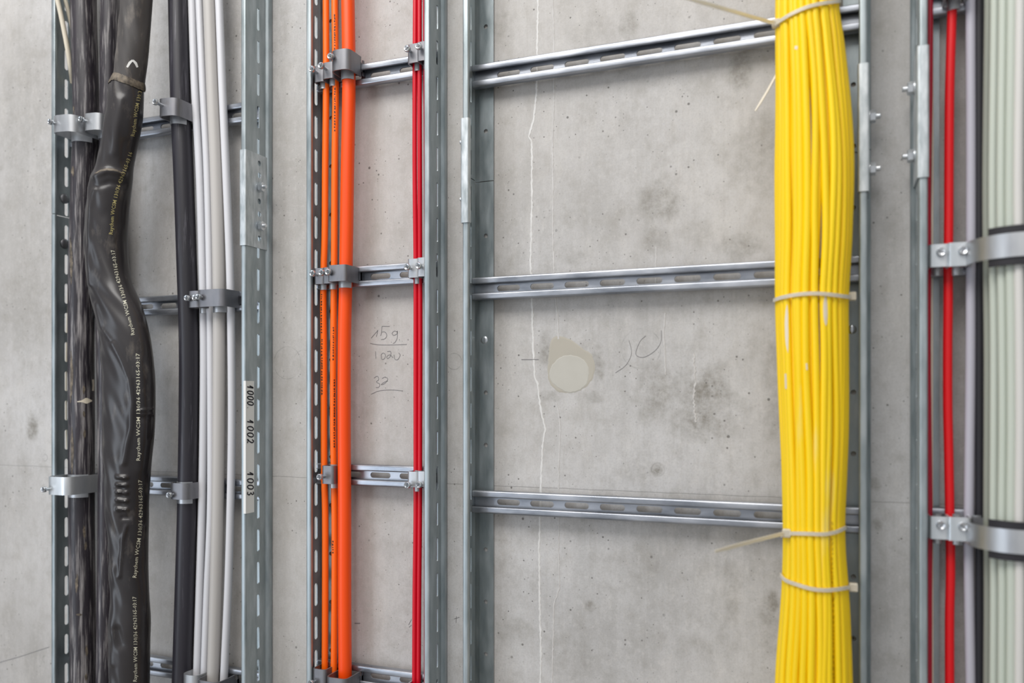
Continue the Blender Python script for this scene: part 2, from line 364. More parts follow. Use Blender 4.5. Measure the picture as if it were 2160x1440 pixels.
# plaster filler over an old hole
def blob(cx, cy, rs, mat, t, name):
    n = len(rs); mb = MB(); tab = [(i, rs[i % n]) for i in range(n+1)]; pts = []
    K = 60
    for k in range(K):
        r = interp(tab, k/K*n)[0]*(1+random.uniform(-.02, .02)); an = 2*PI*k/K; pts.append((cx+r*math.cos(an), cy-r*math.sin(an)))
    inn = [P(cx+(x-cx)*.9, cy+(y-cy)*.9, t) for x, y in pts]; out = [P(x, y, -.0003) for x, y in pts]
    mb.loft([out, inn], True, False); mb.add(inn, [tuple(range(K))]); return mb.build(name, mat, wall, smooth=False)
blob(1203, 775, [54, 55, 50, 62, 76, 55, 50, 55, 60, 55, 55, 55], M['plaster2'], .0003, 'plaster_patch')
blob(1200, 788, [45, 47, 44, 42, 42, 42, 44, 42, 40, 42, 44, 46], M['plaster'], .0006, 'plaster_patch')
# pencil
wallstroke('pencil_writing', [[(783, 713), (795, 699), (797, 697), (794, 710)], [(806, 688), (805, 700), (803, 708)], [(805, 700), (812, 700), (816, 707), (812, 714), (804, 716)], [(806, 688), (822, 688)],
    [(838, 700), (832, 698), (827, 703), (831, 707), (838, 703), (838, 698), (838, 712), (833, 722), (829, 724)], [(842, 716), (843, 717)]], 1.5, M['pencil'], smooth=True)
wallstroke('pencil_writing', [[(781, 724), (800, 727), (830, 727), (858, 726)], [(792, 741), (793, 756)], [(804, 748), (805, 757), (811, 756), (813, 748), (808, 744), (804, 748)],
    [(817, 741), (824, 741), (824, 750), (818, 756), (816, 752), (822, 748), (829, 754)], [(831, 748), (833, 757), (839, 758), (844, 749), (841, 744)]], 1.4, M['pencil'], smooth=True)
wallstroke('pencil_writing', [[(789, 797), (796, 793), (799, 800), (794, 805), (801, 810), (799, 816), (793, 817)], [(806, 798), (812, 795), (818, 799), (812, 808), (804, 811), (810, 806), (818, 803)], [(783, 831), (800, 824), (825, 822), (850, 824)]], 1.4, M['pencil'], smooth=True)
wallstroke('pencil_mark', [[(1100, 758), (1136, 758)]], 1.6, M['pencil'])
wallstroke('pencil_mark', [[(1395, 697), (1394, 720), (1383, 738), (1364, 751), (1350, 753), (1341, 745), (1350, 720), (1362, 708)]], 1.2, M['pencil'], smooth=True)
wallstroke('pencil_mark', [[(1327, 718), (1332, 745), (1320, 770), (1298, 786)]], 1.0, M['pencil'], smooth=True)
wallstroke('pencil_mark', [[(-20, 1402), (40, 1385), (104, 1364)]], 1.4, M['pencil'])
wallstroke('pencil_mark', [[(748, 1314), (760, 1314)]], 2.4, M['pencil'])
wallstroke('pencil_mark', [[(862, 1317), (868, 1306)], [(863, 1322), (868, 1318)]], 1.4, M['pencil'])
wallstroke('pencil_mark', [[(958, 1305), (969, 1301)], [(963, 1299), (962, 1313)]], 1.2, M['pencil'])

# ------------------------------------------------------------------ cable ladders
T = .0016
def side_rail(parent, x, sgn, h, y_seam=None, slot_y=None, slot_x=None, hole_y=None, hole_x=None, label=None, swd=.0072):
    """x: pixel column of the web's front corner; sgn +1 = ladder lies to the right"""
    u = U(x, h); mb = MB(); wc = h*.5
    seams = [ZB, ZT]
    if y_seam is not None: zs = ZZ(x, y_seam, h*.5); seams = [ZB, zs-.0006, zs+.0006, ZT]
    zslot = ZZ(slot_x, slot_y, wc) if slot_y else 1.5
    zhole = ZZ(hole_x, hole_y, 0) if hole_y else 1.52
    fn = lambda p, q, a: Vector((u+sgn*p, -q, a))
    for i in range(0, len(seams), 2):
        z0, z1 = seams[i], seams[i+1]
        mb.sweep(fillet([(.0085, h-.0045), (.0085, h-.0008), (.0008, h-.0008), (.0008, h-.009)], .0022), T, fn, z0, z1)
        sl = [(zslot+k*.0511, .0350, swd, wc) for k in range(-40, 40)]
        mb.plate(z0, z1, .014, h-.009, sl, T, lambda a, b, c: Vector((u+sgn*c, -b, a)))
        mb.sweep(fillet([(.0008, .0142), (.0008, .012), (-.0042, .0085), (-.0042, .0009), (.0045, .0009)], .0018), T, fn, z0, z1)
        hl = [(zhole+k*.075, .0062, .0062, .0145) for k in range(-40, 40)]
        mb.plate(z0, z1, .0045, .0265, hl, T, lambda a, b, c: Vector((u+sgn*b, -c-.0016, a)))
    o = mb.build('side_rail', M['rail'], parent)
    if label: o['label'] = label
    return u
def rung(parent, ua, ub, z, xphase):
    mb = MB(); fn = lambda p, q, a: Vector((a, -p, z+q))
    for sg in (1, -1):
        mb.sweep(fillet([(.0205, sg*.0072), (.0222, sg*.0077), (.0222, sg*.0152), (.0118, sg*.0152), (.0118, sg*.0125)], .0020), T, fn, ua, ub)
    u0 = U(xphase, .0118)
    hl = [(u0+k*.0500, .0345, .0084, 0) for k in range(-40, 40)]
    mb.plate(ua, ub, -.0136, .0136, hl, .0022, lambda a, b, c: Vector((a, -.0104-c, z+b)))
    return mb.build('rung', M['rung'], parent)
def hexpr(mb, c, ax, h0, h1, r): mb.disc_stack(c, ax, [(h0, r*.9), (h0+.0004, r), (h1-.0006, r), (h1, r*.88)], 6)
def bolt_nut(parent, c, ax, name='bolt'):              # nut with washer and stud end, axis ax out of the plate
    c = Vector(c); mb = MB(); mb.disc_stack(c, ax, [(0, .0078), (.0012, .0078)], 20); hexpr(mb, c, ax, .0012, .0078, .0076)
    mb.disc_stack(c, ax, [(.007, .0033), (.0122, .0033), (.0130, .0026)], 14)
    return mb.build(name, M['zinc'], parent)
def splice(parent, x, sgn, h, y0, y1, holes_y, nuts_y, label, xh=None, nutside=True):
    u = U(x, h); za, zb = ZZ(x, y1, h), ZZ(x, y0, h); mb = MB(); t = .0018; e = .0012
    fn = lambda p, q, a: Vector((u+sgn*p, -q, a))
    mb.sweep(fillet([(.0098, h-.005), (.0098, h+e), (-e, h+e), (-e, h-.008)], .002), t, fn, za, zb)
    xh = xh or x
    hl = [(ZZ(xh, y, h*.5), .0090, .0080, h*.5) for y in holes_y]
    mb.plate(za, zb, .006 if sgn < 0 else .010, h-.008, hl, t, lambda a, b, c: Vector((u-sgn*(e-.0009+c), -b, a)))
    o = mb.build('splice_plate', M['splice'], parent)
    for y in nuts_y:
        n = bolt_nut(o, (u-sgn*(e+.0009), -h*.5, ZZ(xh, y, h*.5)), (-sgn, 0, 0)); n['_o'] = o['_o']
    return o
def ladder(label, xa, xb, h, rungs, phase, xext=None, **k):
    ua = U(xa, h) if xa else None; ub = U(xb, h) if xb else xext
    root = thing('cable_ladder', Vector(((ua+ub)/2, 0, ZB)), label, 'cable ladder', 'cable ladders bolted to the concrete wall')
    if xa: side_rail(root, xa, 1, h, k.get('seama'), k.get('sya'), k.get('sxa'), k.get('hya'), k.get('hxa'), None, k.get('swa', .0072))
    if xb: side_rail(root, xb, -1, h, k.get('seamb'), k.get('syb'), k.get('sxb'), k.get('hyb'), k.get('hxb'), None, .0056)
    for z in rungs: rung(root, ua+.0018, ub-.0018, z, phase)
    return root
RZ = [H0+.4555, H0+.1540, H0-.1475, H0-.4510]
RZO = [H0+.4840, H0+.1815, H0-.1165, H0-.4180]
lad1 = ladder('galvanised cable ladder carrying the black cables and light grey cables, at the far left', 107, 518, .060, RZ, 356, seama=462, sya=128, sxa=135, syb=1139, sxb=544, hya=200, hxa=160, hyb=300, hxb=540)
lad2 = ladder('narrow galvanised cable ladder carrying the orange cables and crimson cables', 645, 906, .048, RZO, 803, sya=59, sxa=659, syb=560, sxb=920, hya=250, hxa=700, hyb=250, hxb=890)
lad3 = ladder('widest galvanised cable ladder, nearly empty, with the yellow cable bundle at its right side', 975, 1830, .052, RZ[:3], 1073, seama=378, seamb=308, sya=1180, sxa=990, syb=500, sxb=1826, swa=.0022, hya=828, hxa=1022, hyb=827, hxb=1795)
root4 = thing('cable_ladder', Vector((.3, 0, ZB)), 'galvanised cable ladder at the far right carrying bright red cable, grey conduit and sage cables', 'cable ladder', 'cable ladders bolted to the concrete wall')
side_rail(root4, 1938, 1, .060, None, 900, 1928, 500, 1975)
u4 = U(1938, .06); u4b = u4+.36; side_rail(root4, proj(Vector((u4b, -.06, 1.5)))[0], -1, .060, None, 900, 1928, 500, 1975)
for z in (H0+.4590, H0+.156, H0-.1440): rung(root4, u4+.0018, u4b-.0018, z, 2040)
splice(lad1, 518, -1, .060, 315, 517, (345, 370, 425, 452, 503), (395, 477), None, xh=545)
splice(lad3, 975, 1, .052, 250, 470, (), (300, 420), None)
splice(lad3, 1830, -1, .052, 133, 403, (), (247, 357), None, xh=1832)
splice(root4, 1938, 1, .060, 98, 375, (), (185, 328), None, xh=1934)
# coach bolt heads on the inner face of ladder 1's left rail
u1 = U(107, .06)
for y in (419, 514):
    mb = MB(); c = Vector((u1+.0018, -.034, ZZ(135, y, .034)))
    mb.disc_stack(c, (1, 0, 0), [(0, .0088), (.0012, .0086), (.0026, .0070), (.0036, .0045), (.0040, .0012)], 24); mb.build('coach_bolt', M['cleat'], lad1)
# fixing screws in the back flanges of ladder 3
for x, y in ((1022, 717), (1797, 695)):
    mb = MB(); c = P(x, y, .0018)
    mb.disc_stack(c, (0, -1, 0), [(0, .0062), (.0008, .0062), (.0020, .0048), (.0024, .0020)], 24); mb.disc_stack(c, (0, -1, 0), [(.0015, .0017), (.0030, .0013)], 6); mb.build('fixing_screw', M['zinc'], lad3)

# ------------------------------------------------------------------ cables
def cable(name, tab, w, wpx=None, r=None, mat=None, label='', cat='cable', group=None, top=-700, bot=2100, n=16, jit=0, build=True):
    """tab: rows (y, x centre[, w]) ; wpx = width in px at the middle"""
    tab = sorted(tab)
    if len(tab[0]) == 2: tab = [(a, b_, w) for a, b_ in tab]
    xm = tab[len(tab)//2][1]; r = r or mm(wpx, xm, w)/2
    zt = ZT+.01 if top < -500 else P(tab[0][1], top, w).z; zb = ZB-.01 if bot > 2000 else P(tab[-1][1], bot, w).z
    pts = []; K = 110
    z_of = lambda y, x, ww: P(x, y, ww)
    ys = [top+(bot-top)*i/K for i in range(K+1)]
    for y in ys:
        x, ww = interp(tab, y); p = P(x, y, ww)
        if y < tab[0][0] or y > tab[-1][0]: q = P(x, max(min(y, tab[-1][0]), tab[0][0]), ww); p = Vector((q.x, q.y, p.z))
        if zb <= p.z <= zt: pts.append(p)
    if pts[-1].z > zb+.01: pts.append(Vector((pts[-1].x, pts[-1].y, zb+.011)))
    if pts[0].z < zt-.02 and top < -500: pts.insert(0, Vector((pts[0].x, pts[0].y, zt-.01)))
    mb = MB(); mb.tube(pts, r, n); 
    o = mb.build(name, mat, smooth=True, angle=60); tag(o, label, cat, group); return o, pts, r
g = 'thick black power cables'
cA = cable('power_cable', [(-100, 180), (0, 176), (250, 182), (360, 178), (560, 172), (720, 171), (900, 172), (1100, 172), (1440, 176)], .0435, r=.0208, mat=M['black'], label='thick scuffed black cable nearest the left rail, left of the sleeved cable', cat='cable', group=g, n=32)
cB = cable('power_cable', [(-100, 234), (0, 232), (250, 230), (400, 228), (650, 222), (900, 226), (1100, 226), (1440, 222)], .0375, r=.0150, mat=M['black'], label='black cable mostly hidden behind the shrink-sleeved cable', cat='cable', group=g, n=28)
cE = cable('power_cable', [(-100, 374), (0, 376), (220, 381), (360, 387), (560, 394), (720, 399), (900, 398), (1080, 395), (1250, 390), (1440, 384)], .0385, r=.0158, mat=M['black2'], label='slimmer black cable standing alone, left of the light grey cables', cat='cable', group=g, n=28)
g = 'light grey cables on the left ladder'
cable('grey_cable', [(-50, 403), (0, 405), (180, 411), (360, 421), (560, 427), (720, 430), (900, 429), (1080, 426), (1250, 421), (1440, 415)], .0300, r=.0064, mat=M['whitecable'], label='light grey cable touching the slim black cable, leftmost of four', group=g)
cable('grey_cable', [(-50, 418), (0, 420), (180, 428), (360, 437), (560, 442), (720, 444), (900, 445), (1080, 444), (1250, 437), (1440, 430)], .0310, r=.0058, mat=M['whitecable'], label='light grey cable squeezed between the leftmost grey one and the thick warm grey one', group=g)
cable('grey_cable', [(-50, 439), (0, 441), (180, 448), (360, 456), (560, 461), (720, 462), (900, 461), (1080, 459), (1250, 455), (1440, 449)], .0330, r=.0096, mat=M['warmcable'], label='thickest of the grey cables, warm grey, third from left', group=g, n=20)
cable('grey_cable', [(-50, 459), (0, 462), (180, 469), (360, 477), (560, 485), (720, 488), (900, 489), (1080, 486), (1250, 481), (1440, 472)], .0300, r=.0062, mat=M['whitecable'], label='light grey cable on the right end of the grey group', group=g)
# cream wires
def wire(pts, r, mat, label, name='thin_wire', cat='wire', group=None):
    tab = [(i,)+tuple(p) for i, p in enumerate(pts)]; K = (len(pts)-1)*12
    q = [P(*interp(tab, i*(len(pts)-1)/K)) for i in range(K+1)]
    mb = MB(); mb.tube(q, r, 10); o = mb.build(name, mat, angle=60); return tag(o, label, cat, group)
wire([(98, -75, .066), (121, 0, .060), (136, 68, .052), (147, 130, .042), (153, 175, .026)], .0040, M['cream'], 'cream wire slanting into view at the top left, behind the black cable', group='cream wires by the left rail')
wire([(118, -80, .050), (138, 0, .040), (148, 42, .032), (160, 95, .020)], .0034, M['cream'], 'shorter cream wire beside the slanting one at the top left', group='cream wires by the left rail')
wire([(150, 380, .014), (149, 480, .018), (144, 620, .026), (140, 760, .028), (140, 900, .026), (144, 980, .018), (150, 1060, .010)], .0016, M['cream'], 'hair-thin cream wire bowing along the left edge of the leftmost black cable', group='cream wires by the left rail')
# orange
g = 'orange cables on the narrow ladder'
cO1, pO1, rO1 = cable('orange_cable', [(-60, 687), (0, 687.5), (180, 688), (360, 686), (500, 685), (560, 683), (650, 682), (720, 683), (1000, 684), (1080, 686), (1250, 686), (1440, 685)], .0272, r=.0050, mat=M['orange'], label='thin orange cable, leftmost of the three', group=g)
cO2, pO2, rO2 = cable('orange_cable', [(-60, 706), (0, 706), (180, 708), (360, 706), (560, 705), (720, 703.5), (900, 703), (1080, 706), (1250, 706), (1440, 704)], .0272, r=.0050, mat=M['orange'], label='thin orange cable in the middle of the three', group=g)
cO3, pO3, rO3 = cable('orange_cable', [(-60, 733), (0, 734), (180, 736), (360, 733), (560, 730), (720, 726.5), (900, 726), (1080, 727), (1250, 727), (1440, 728)], .0322, r=.0099, mat=M['deeporange'], label='thick deep orange cable, the widest of the three orange ones', group=g, n=24)
g = 'crimson cables by the narrow ladder right rail'
cable('crimson_cable', [(-60, 876), (0, 876), (180, 875), (360, 875), (560, 877), (720, 877), (900, 877), (1080, 877), (1250, 875), (1440, 874)], .0256, r=.0034, mat=M['crimson'], label='crimson cable, left one of the touching pair', group=g)
cable('crimson_cable', [(-60, 885), (0, 885), (180, 885), (360, 885.5), (560, 886), (720, 886.5), (900, 886), (1080, 885.5), (1250, 884), (1440, 883)], .0256, r=.0034, mat=M['crimson'], label='crimson cable, right one of the touching pair', group=g)
cable('crimson_cable', [(-60, 897), (0, 897), (360, 899), (720, 900), (1440, 899)], .0256, r=.0034, mat=M['darkcrimson'], label='crimson cable showing only as a sliver behind the right rail', group=g)
# far right
cable('crimson_cable', [(-60, 1961), (0, 1961), (200, 1960), (360, 1957), (560, 1957), (720, 1956), (900, 1958), (1080, 1960), (1250, 1959), (1440, 1959)], .0290, r=.0036, mat=M['darkcrimson'], label='dark crimson cable hugging the left rail of the far right ladder')
wire([(1968, -200, .010), (1966, 100, .010), (1967, 300, .010), (1966, 600, .010), (1966, 1000, .010), (1967, 1440, .010), (1967, 1700, .010)], .0013, M['scuff'], 'thin white wire running just right of the dark crimson cable')
cable('red_cable', [(-60, 2010), (0, 2009), (120, 2005), (200, 2003), (300, 2002), (480, 2001), (560, 2000), (640, 2000), (720, 1999), (850, 1999), (950, 2001), (1060, 2003), (1200, 2005), (1300, 2003), (1440, 2003)], .0270, r=.0050, mat=M['red'], label='bright red cable between two box clamps, at the right')
cable('conduit', [(-60, 2048), (0, 2048), (360, 2049), (720, 2048), (1000, 2045), (1180, 2044), (1440, 2048)], .0275, r=.0054, mat=M['conduit'], label='pale lavender grey conduit, right of the bright red cable', cat='conduit', n=20)
cable('gap_shade_tube', [(-60, 2066), (720, 2067), (1440, 2067)], .0290, r=.0048, mat=M['rubber'], label='black tube standing in for the shade between grey conduit and sage cables')  # black tube added to darken the shaded gap beside the sage bundle
g = 'sage cables at the right edge'
specs = [(2082, .048, .0042, 'olive', 'dull olive grey cable at the left side of the sage bundle'), (2096, .070, .0046, 'sage', 'sage cable beside the olive one, first full one of its bundle'),
         (2113, .083, .0046, 'sage', 'sage cable, second full one from the left of its bundle'), (2131, .090, .0046, 'sage', 'sage cable, third full one from the left of its bundle'), (2149, .094, .0046, 'palesage', 'pale grey cable near the right edge of the photo')]
for i, (x, w, r, mt, lb) in enumerate(specs):
    k = .9 if i > 1 else .4
    cable('sage_cable', [(-60, x+2), (0, x+3), (360, x-1), (560, x), (720, x+2), (900, x+1+k*2), (1090, x+1), (1250, x+2), (1440, x+1)], w, r=r, mat=M[mt], label=lb, group=g)
for i, (du, w) in enumerate(((.012, .093), (.022, .089), (.032, .081), (.040, .070), (.044, .058), (.010, .079), (.0, .072), (.020, .070))):
    x = proj(Vector((U(2155, .094)+du, -w, 1.5)))[0]
    if x < 2160 + 60: cable('sage_cable', [(-60, x), (720, x+2), (1440, x)], w, r=.0046, mat=M['sage'], label='sage cable just beyond the pale one, half lost at the frame edge' if i == 0 else 'sage cable inside the bundle behind the front ones', group=g)

# ------------------------------------------------------------------ yellow bundle
edges = [(-300, 1640, 1758), (0, 1637, 1767), (30, 1637, 1767), (100, 1637, 1777), (250, 1637, 1793), (360, 1636, 1798), (500, 1637, 1794), (625, 1637, 1786), (720, 1639, 1786), (900, 1646, 1786), (1000, 1650, 1783), (1122, 1653, 1779), (1235, 1651, 1786), (1300, 1647, 1790), (1440, 1637, 1795), (1800, 1628, 1800)]
RY = .0043
def bundle(y):
    a, c = interp(edges, y); w = .064; ctr = P((a+c)/2, y, w); hw = mm((c-a)/2, (a+c)/2, w)
    return ctr, hw-.0004, min(.0385, .032+.1*(hw-.036))
ties = [30, 625, 1122, 1240]
def tightness(y): return min(1, min(abs(y-t) for t in ties)/160)
YC = []
ring = [(math.radians(-150+i*12.0), 1.0) for i in range(26)]+[(math.radians(-96+i*12.0), .84) for i in range(17)]
front = 0; nb = {}
for i, (a0, ro) in enumerate(ring):
    p1, p2, p3 = (random.uniform(0, 6.28) for _ in range(3)); A = random.uniform(.015, .055); B = random.uniform(.2, .9)
    pts = []; K = 150
    for k in range(K+1):
        y = -330+k*(2130)/K; ctr, a, bb = bundle(y); tg = tightness(y)
        an = a0+(.25+.75*tg)*(A*math.sin(y/210+p1)+A*.7*math.sin(y/95+p2))+.06*math.sin(y/500+p3)
        rr = ro*(1+(.02*math.sin(y/130+p2)*B-.01)*tg)
        q = ctr+Vector((math.sin(an)*(a-RY)*rr, -math.cos(an)*(bb)*rr, 0))
        pts.append(Vector((q.x, q.y, ctr.z)))
    pts.append(Vector((pts[-1].x, pts[-1].y, .004))); pts.insert(0, Vector((pts[0].x, pts[0].y, ZT)))
    mb = MB(); mb.tube(pts, RY*random.uniform(.93, 1.06), 12)
    o = mb.build('yellow_cable', M['yellow'] if random.random() < .6 else M['yellow2'], angle=60)
    YC.append((o, pts, a0, ro, mb))
# labels from where each cable shows, counted left to right
vis = sorted([c for c in YC if c[3] == 1.0 and abs(c[2]) < math.radians(82)], key=lambda c: c[2])
ords = ['leftmost', 'second', 'third', 'fourth', 'fifth', 'sixth', 'seventh', 'eighth', 'ninth', 'tenth', 'eleventh', 'twelfth', 'thirteenth', 'fourteenth', 'fifteenth', 'sixteenth', 'seventeenth', 'eighteenth', 'nineteenth']
for c in YC: tag(c[0], 'yellow data cable mostly buried behind the front ones of the tied bundle', 'cable', 'yellow data cables tied in one bundle')
for i, c in enumerate(vis):
    n = len(vis)
    if i == 0: s = 'yellow data cable, leftmost of the front row of the tied bundle'
    elif i == n-1: s = 'yellow data cable, rightmost of the front row of the tied bundle'
    elif i < n/2: s = 'yellow data cable, %s from the left in the front row of the tied bundle' % ords[i]
    else: s = 'yellow data cable, %s from the right in the front row of the tied bundle' % ords[n-1-i]
    c[0]['label'] = s
def tie(front_px, label, head=None, tail=None, wd=.0042, hidden=False):
    tab = [(x, y) for x, y in front_px]; y_mid = sum(y for _, y in tab)/len(tab)
    ctr, a, bb = bundle(y_mid); a += .0014; bb += .0058; root = None
    pts = []; K = 64
    for k in range(K):
        an = -PI+2*PI*k/K; sx = math.sin(an); cz = math.cos(an)
        p = ctr+Vector((sx*a, -cz*bb, 0)); x, _ = proj(p)
        yy = interp(tab, x)[0]; z = P(x, yy, -p.y).z if cz > -.2 else None
        pts.append([p, z, an])
    zl = [q for q in pts if q[1] is not None]
    for q in pts:
        if q[1] is None:
            t = (math.sin(q[2])+1)/2; q[1] = zl[0][1]*(1-t)+zl[-1][1]*t
    rings = []
    for k in range(K+1):
        p, z, an = pts[k % K]; nrm = Vector((math.sin(an)/a, -math.cos(an)/bb, 0)).normalized()
        c = Vector((p.x, p.y, z)); u_ = Vector((0, 0, wd/2)); t_ = nrm*.0007
        rings.append([c-u_-t_, c-u_+t_, c+u_+t_, c+u_-t_])
    root = thing('cable_tie', Vector((ctr.x, ctr.y, min(q[1] for q in pts)-wd/2)), label, 'cable tie', 'nylon ties round the yellow bundle')
    mb = MB(); mb.loft(rings, True, False); mb.build('strap', M['nylon'], root, angle=30)
    if head:
        hx, hy, hw = head; c = P(hx, hy, hw); mb = MB()
        s = .0046; mb.loft([[c+Vector((dx*s*k, dy*s*.8*k, dz)) for dx, dy in ((-1, -1), (1, -1), (1, 1), (-1, 1))] for dz, k in ((-.0048, .8), (-.0038, 1), (.0038, 1), (.0048, .8))])
        mb.build('head', M['nylon'], root, smooth=False)
    if tail:
        tp = [(i,)+tuple(p) for i, p in enumerate(tail)]; K = 24; q = [P(*interp(tp, i*(len(tail)-1)/K)) for i in range(K+1)]
        rings = []
        for i, p in enumerate(q):
            d = (q[min(i+1, K)]-q[max(i-1, 0)]).normalized(); up = d.cross(Vector((.25, 1, .1))).normalized(); nn = d.cross(up).normalized()
            k = wd/2*(1 if i < K-4 else .55+.45*(K-i)/4)
            rings.append([p-up*k-nn*.0006, p-up*k+nn*.0006, p+up*k+nn*.0006, p+up*k-nn*.0006])
        mb = MB(); mb.loft(rings); mb.build('tail', M['nylon'], root, smooth=False)
    return root
tie([(1625, 58), (1640, 48), (1665, 32), (1700, 16), (1735, 7), (1775, 2)], 'topmost nylon cable tie on the yellow bundle, its long tail pointing up left', (1637, 50, .078), [(1637, 50, .080), (1590, 37, .11), (1525, 18, .16), (1440, -6, .22)])
tie([(1630, 634), (1650, 627), (1690, 620), (1730, 619), (1790, 626)], 'nylon cable tie round the yellow bundle just below the middle rung, small head right', (1797, 625, .060))
tie([(1645, 1130), (1665, 1125), (1700, 1125), (1740, 1126), (1765, 1121), (1785, 1112)], 'nylon cable tie below the lowest rung with a tail pointing left', (1659, 1124, .088), [(1656, 1124, .090), (1620, 1133, .11), (1570, 1146, .14), (1508, 1163, .18)])
tie([(1645, 1210), (1655, 1222), (1680, 1232), (1715, 1242), (1750, 1244), (1795, 1238)], 'lowest nylon cable tie on the yellow bundle, its head sticking out right', (1800, 1238, .066))
tie([(1630, 148), (1790, 170)], 'nylon cable tie near the top rung whose thin tail hangs down left', None, [(1650, 130, .03), (1636, 160, .04), (1615, 198, .045), (1593, 234, .05)], .0026)
# its strap is pressed under the cables: shrink it inside the bundle
for o in [o for o in C.objects if o.get('label', '').startswith('nylon cable tie near the top rung')]:
    for ch in list(o.children):
        if ch.name.startswith('strap'):
            for v in ch.data.vertices:
                ctr, a, bb = bundle(160); g_ = Vector(o['_o'])+v.co; g_ = Vector((ctr.x+(g_.x-ctr.x)*.80, ctr.y+(g_.y-ctr.y)*.74, g_.z)); v.co = g_-Vector(o['_o'])

# ------------------------------------------------------------------ surface decals (marks and print on real surfaces)
def bvh_of(mbs):
    v = []; f = []; own = []
    for i, m_ in enumerate(mbs):
        o = len(v); v += m_.v; f += [tuple(k+o for k in q) for q in m_.f]; own += [i]*len(m_.f)
    return BVHTree.FromPolygons(v, f), own
def hit(bv, x, y, off=.00025):
    d = pxdir(x, y).normalized(); h = bv.ray_cast(CAM, d)
    if h[0] is None: return None, None
    n = h[1] if h[1].dot(d) < 0 else -h[1]
    return h[0]+n*off-d*.0001, h[2]
def decal_strip(bv, px, wpx, mb):
    rows = []
    for i, (x, y) in enumerate(px):
        x0, y0 = px[max(i-1, 0)]; x1, y1 = px[min(i+1, len(px)-1)]; l = math.hypot(x1-x0, y1-y0) or 1
        nx_, ny_ = -(y1-y0)/l, (x1-x0)/l; k = wpx(i/(max(1, len(px)-1))) if callable(wpx) else wpx
        r = [hit(bv, x+nx_*k*s, y+ny_*k*s)[0] for s in (-.5, 0, .5)]
        if None in r:
            if len(rows) > 1: mb.loft(rows, False, False)
            rows = []; continue
        rows.append(r)
    if len(rows) > 1: mb.loft(rows, False, False)
def text_decal(bv, txt, path, size, mat, name, parent, gapx=1.0):
    cu = bpy.data.curves.new('t', 'FONT'); cu.body = txt; cu.size = 1; cu.resolution_u = 1; cu.offset = .002
    ob = bpy.data.objects.new('t', cu); C.objects.link(ob); dg = bpy.context.evaluated_depsgraph_get(); dg.update()
    me = bpy.data.meshes.new_from_object(ob.evaluated_get(dg)); bpy.data.objects.remove(ob)
    xs = [v.co.x for v in me.vertices]; x0, x1 = min(xs), max(xs)
    tab = [(i,)+tuple(p) for i, p in enumerate(path)]; KK = 100
    pl = [interp(tab, i*(len(path)-1)/KK) for i in range(KK+1)]; cum = [0]
    for i in range(KK): cum.append(cum[-1]+math.hypot(pl[i+1][0]-pl[i][0], pl[i+1][1]-pl[i][1]))
    vs = []; ok = []
    for v in me.vertices:
        s = (v.co.x-x0)/(x1-x0)*cum[-1]; i = 0
        while i < KK-1 and cum[i+1] < s: i += 1
        t = (s-cum[i])/(cum[i+1]-cum[i]); dx, dy = pl[i+1][0]-pl[i][0], pl[i+1][1]-pl[i][1]; l = math.hypot(dx, dy)
        px, py = pl[i][0]+dx*t, pl[i][1]+dy*t
        k = (v.co.y-.3)*size; px += dy/l*k; py += -dx/l*k      # glyph up = left of the reading direction
        h = hit(bv, px, py)[0]; ok.append(h is not None); vs.append(h or Vector((0, 0, 0)))
    mb = MB(); mb.v = vs; mb.f = [tuple(p.vertices) for p in me.polygons if all(ok[i] for i in p.vertices)]
    bpy.data.meshes.remove(me)
    used = sorted({i for f in mb.f for i in f}); mp = {a: b_ for b_, a in enumerate(used)}
    mb.v = [mb.v[i] for i in used]; mb.f = [tuple(mp[i] for i in f) for f in mb.f]
    return mb.build(name, mat, parent, smooth=False)

# yellow marks
bv, own = bvh_of([c[4] for c in YC])
for px, wp in (([(1660, 640), (1659, 680), (1660, 722), (1662, 745)], lambda t: 7*(1-abs(2*t-1)**3)), ([(1741, 622), (1741, 650), (1742, 688)], lambda t: 9*(1-abs(2*t-1)**3)), ([(1657, 788), (1658, 820)], 4), ([(1680, 97), (1679, 104)], 6), ([(1701, 766), (1702, 780)], 3)):
    mb = MB(); q = densify(px, 3); decal_strip(bv, q, wp, mb)
    h = hit(bv, *px[len(px)//2])
    if mb.v and h[1] is not None: mb.build('scuff_mark', M['scuff'], YC[own[h[1]]][0], smooth=True)
for x0, y0, y1 in ((1756, 1100, 1230), (1758, 1260, 1440)):
    mb = MB(); y = y0
    while y < y1:
        ln = random.uniform(3, 9); decal_strip(bv, [(x0+random.uniform(-1, 1), y), (x0+random.uniform(-1, 1), y+ln)], 2.0, mb); y += ln+random.uniform(2, 6)
    h = hit(bv, x0, (y0+y1)/2)
    if mb.v: mb.build('printed_marking', M['dimprint'], YC[own[h[1]]][0], smooth=False)
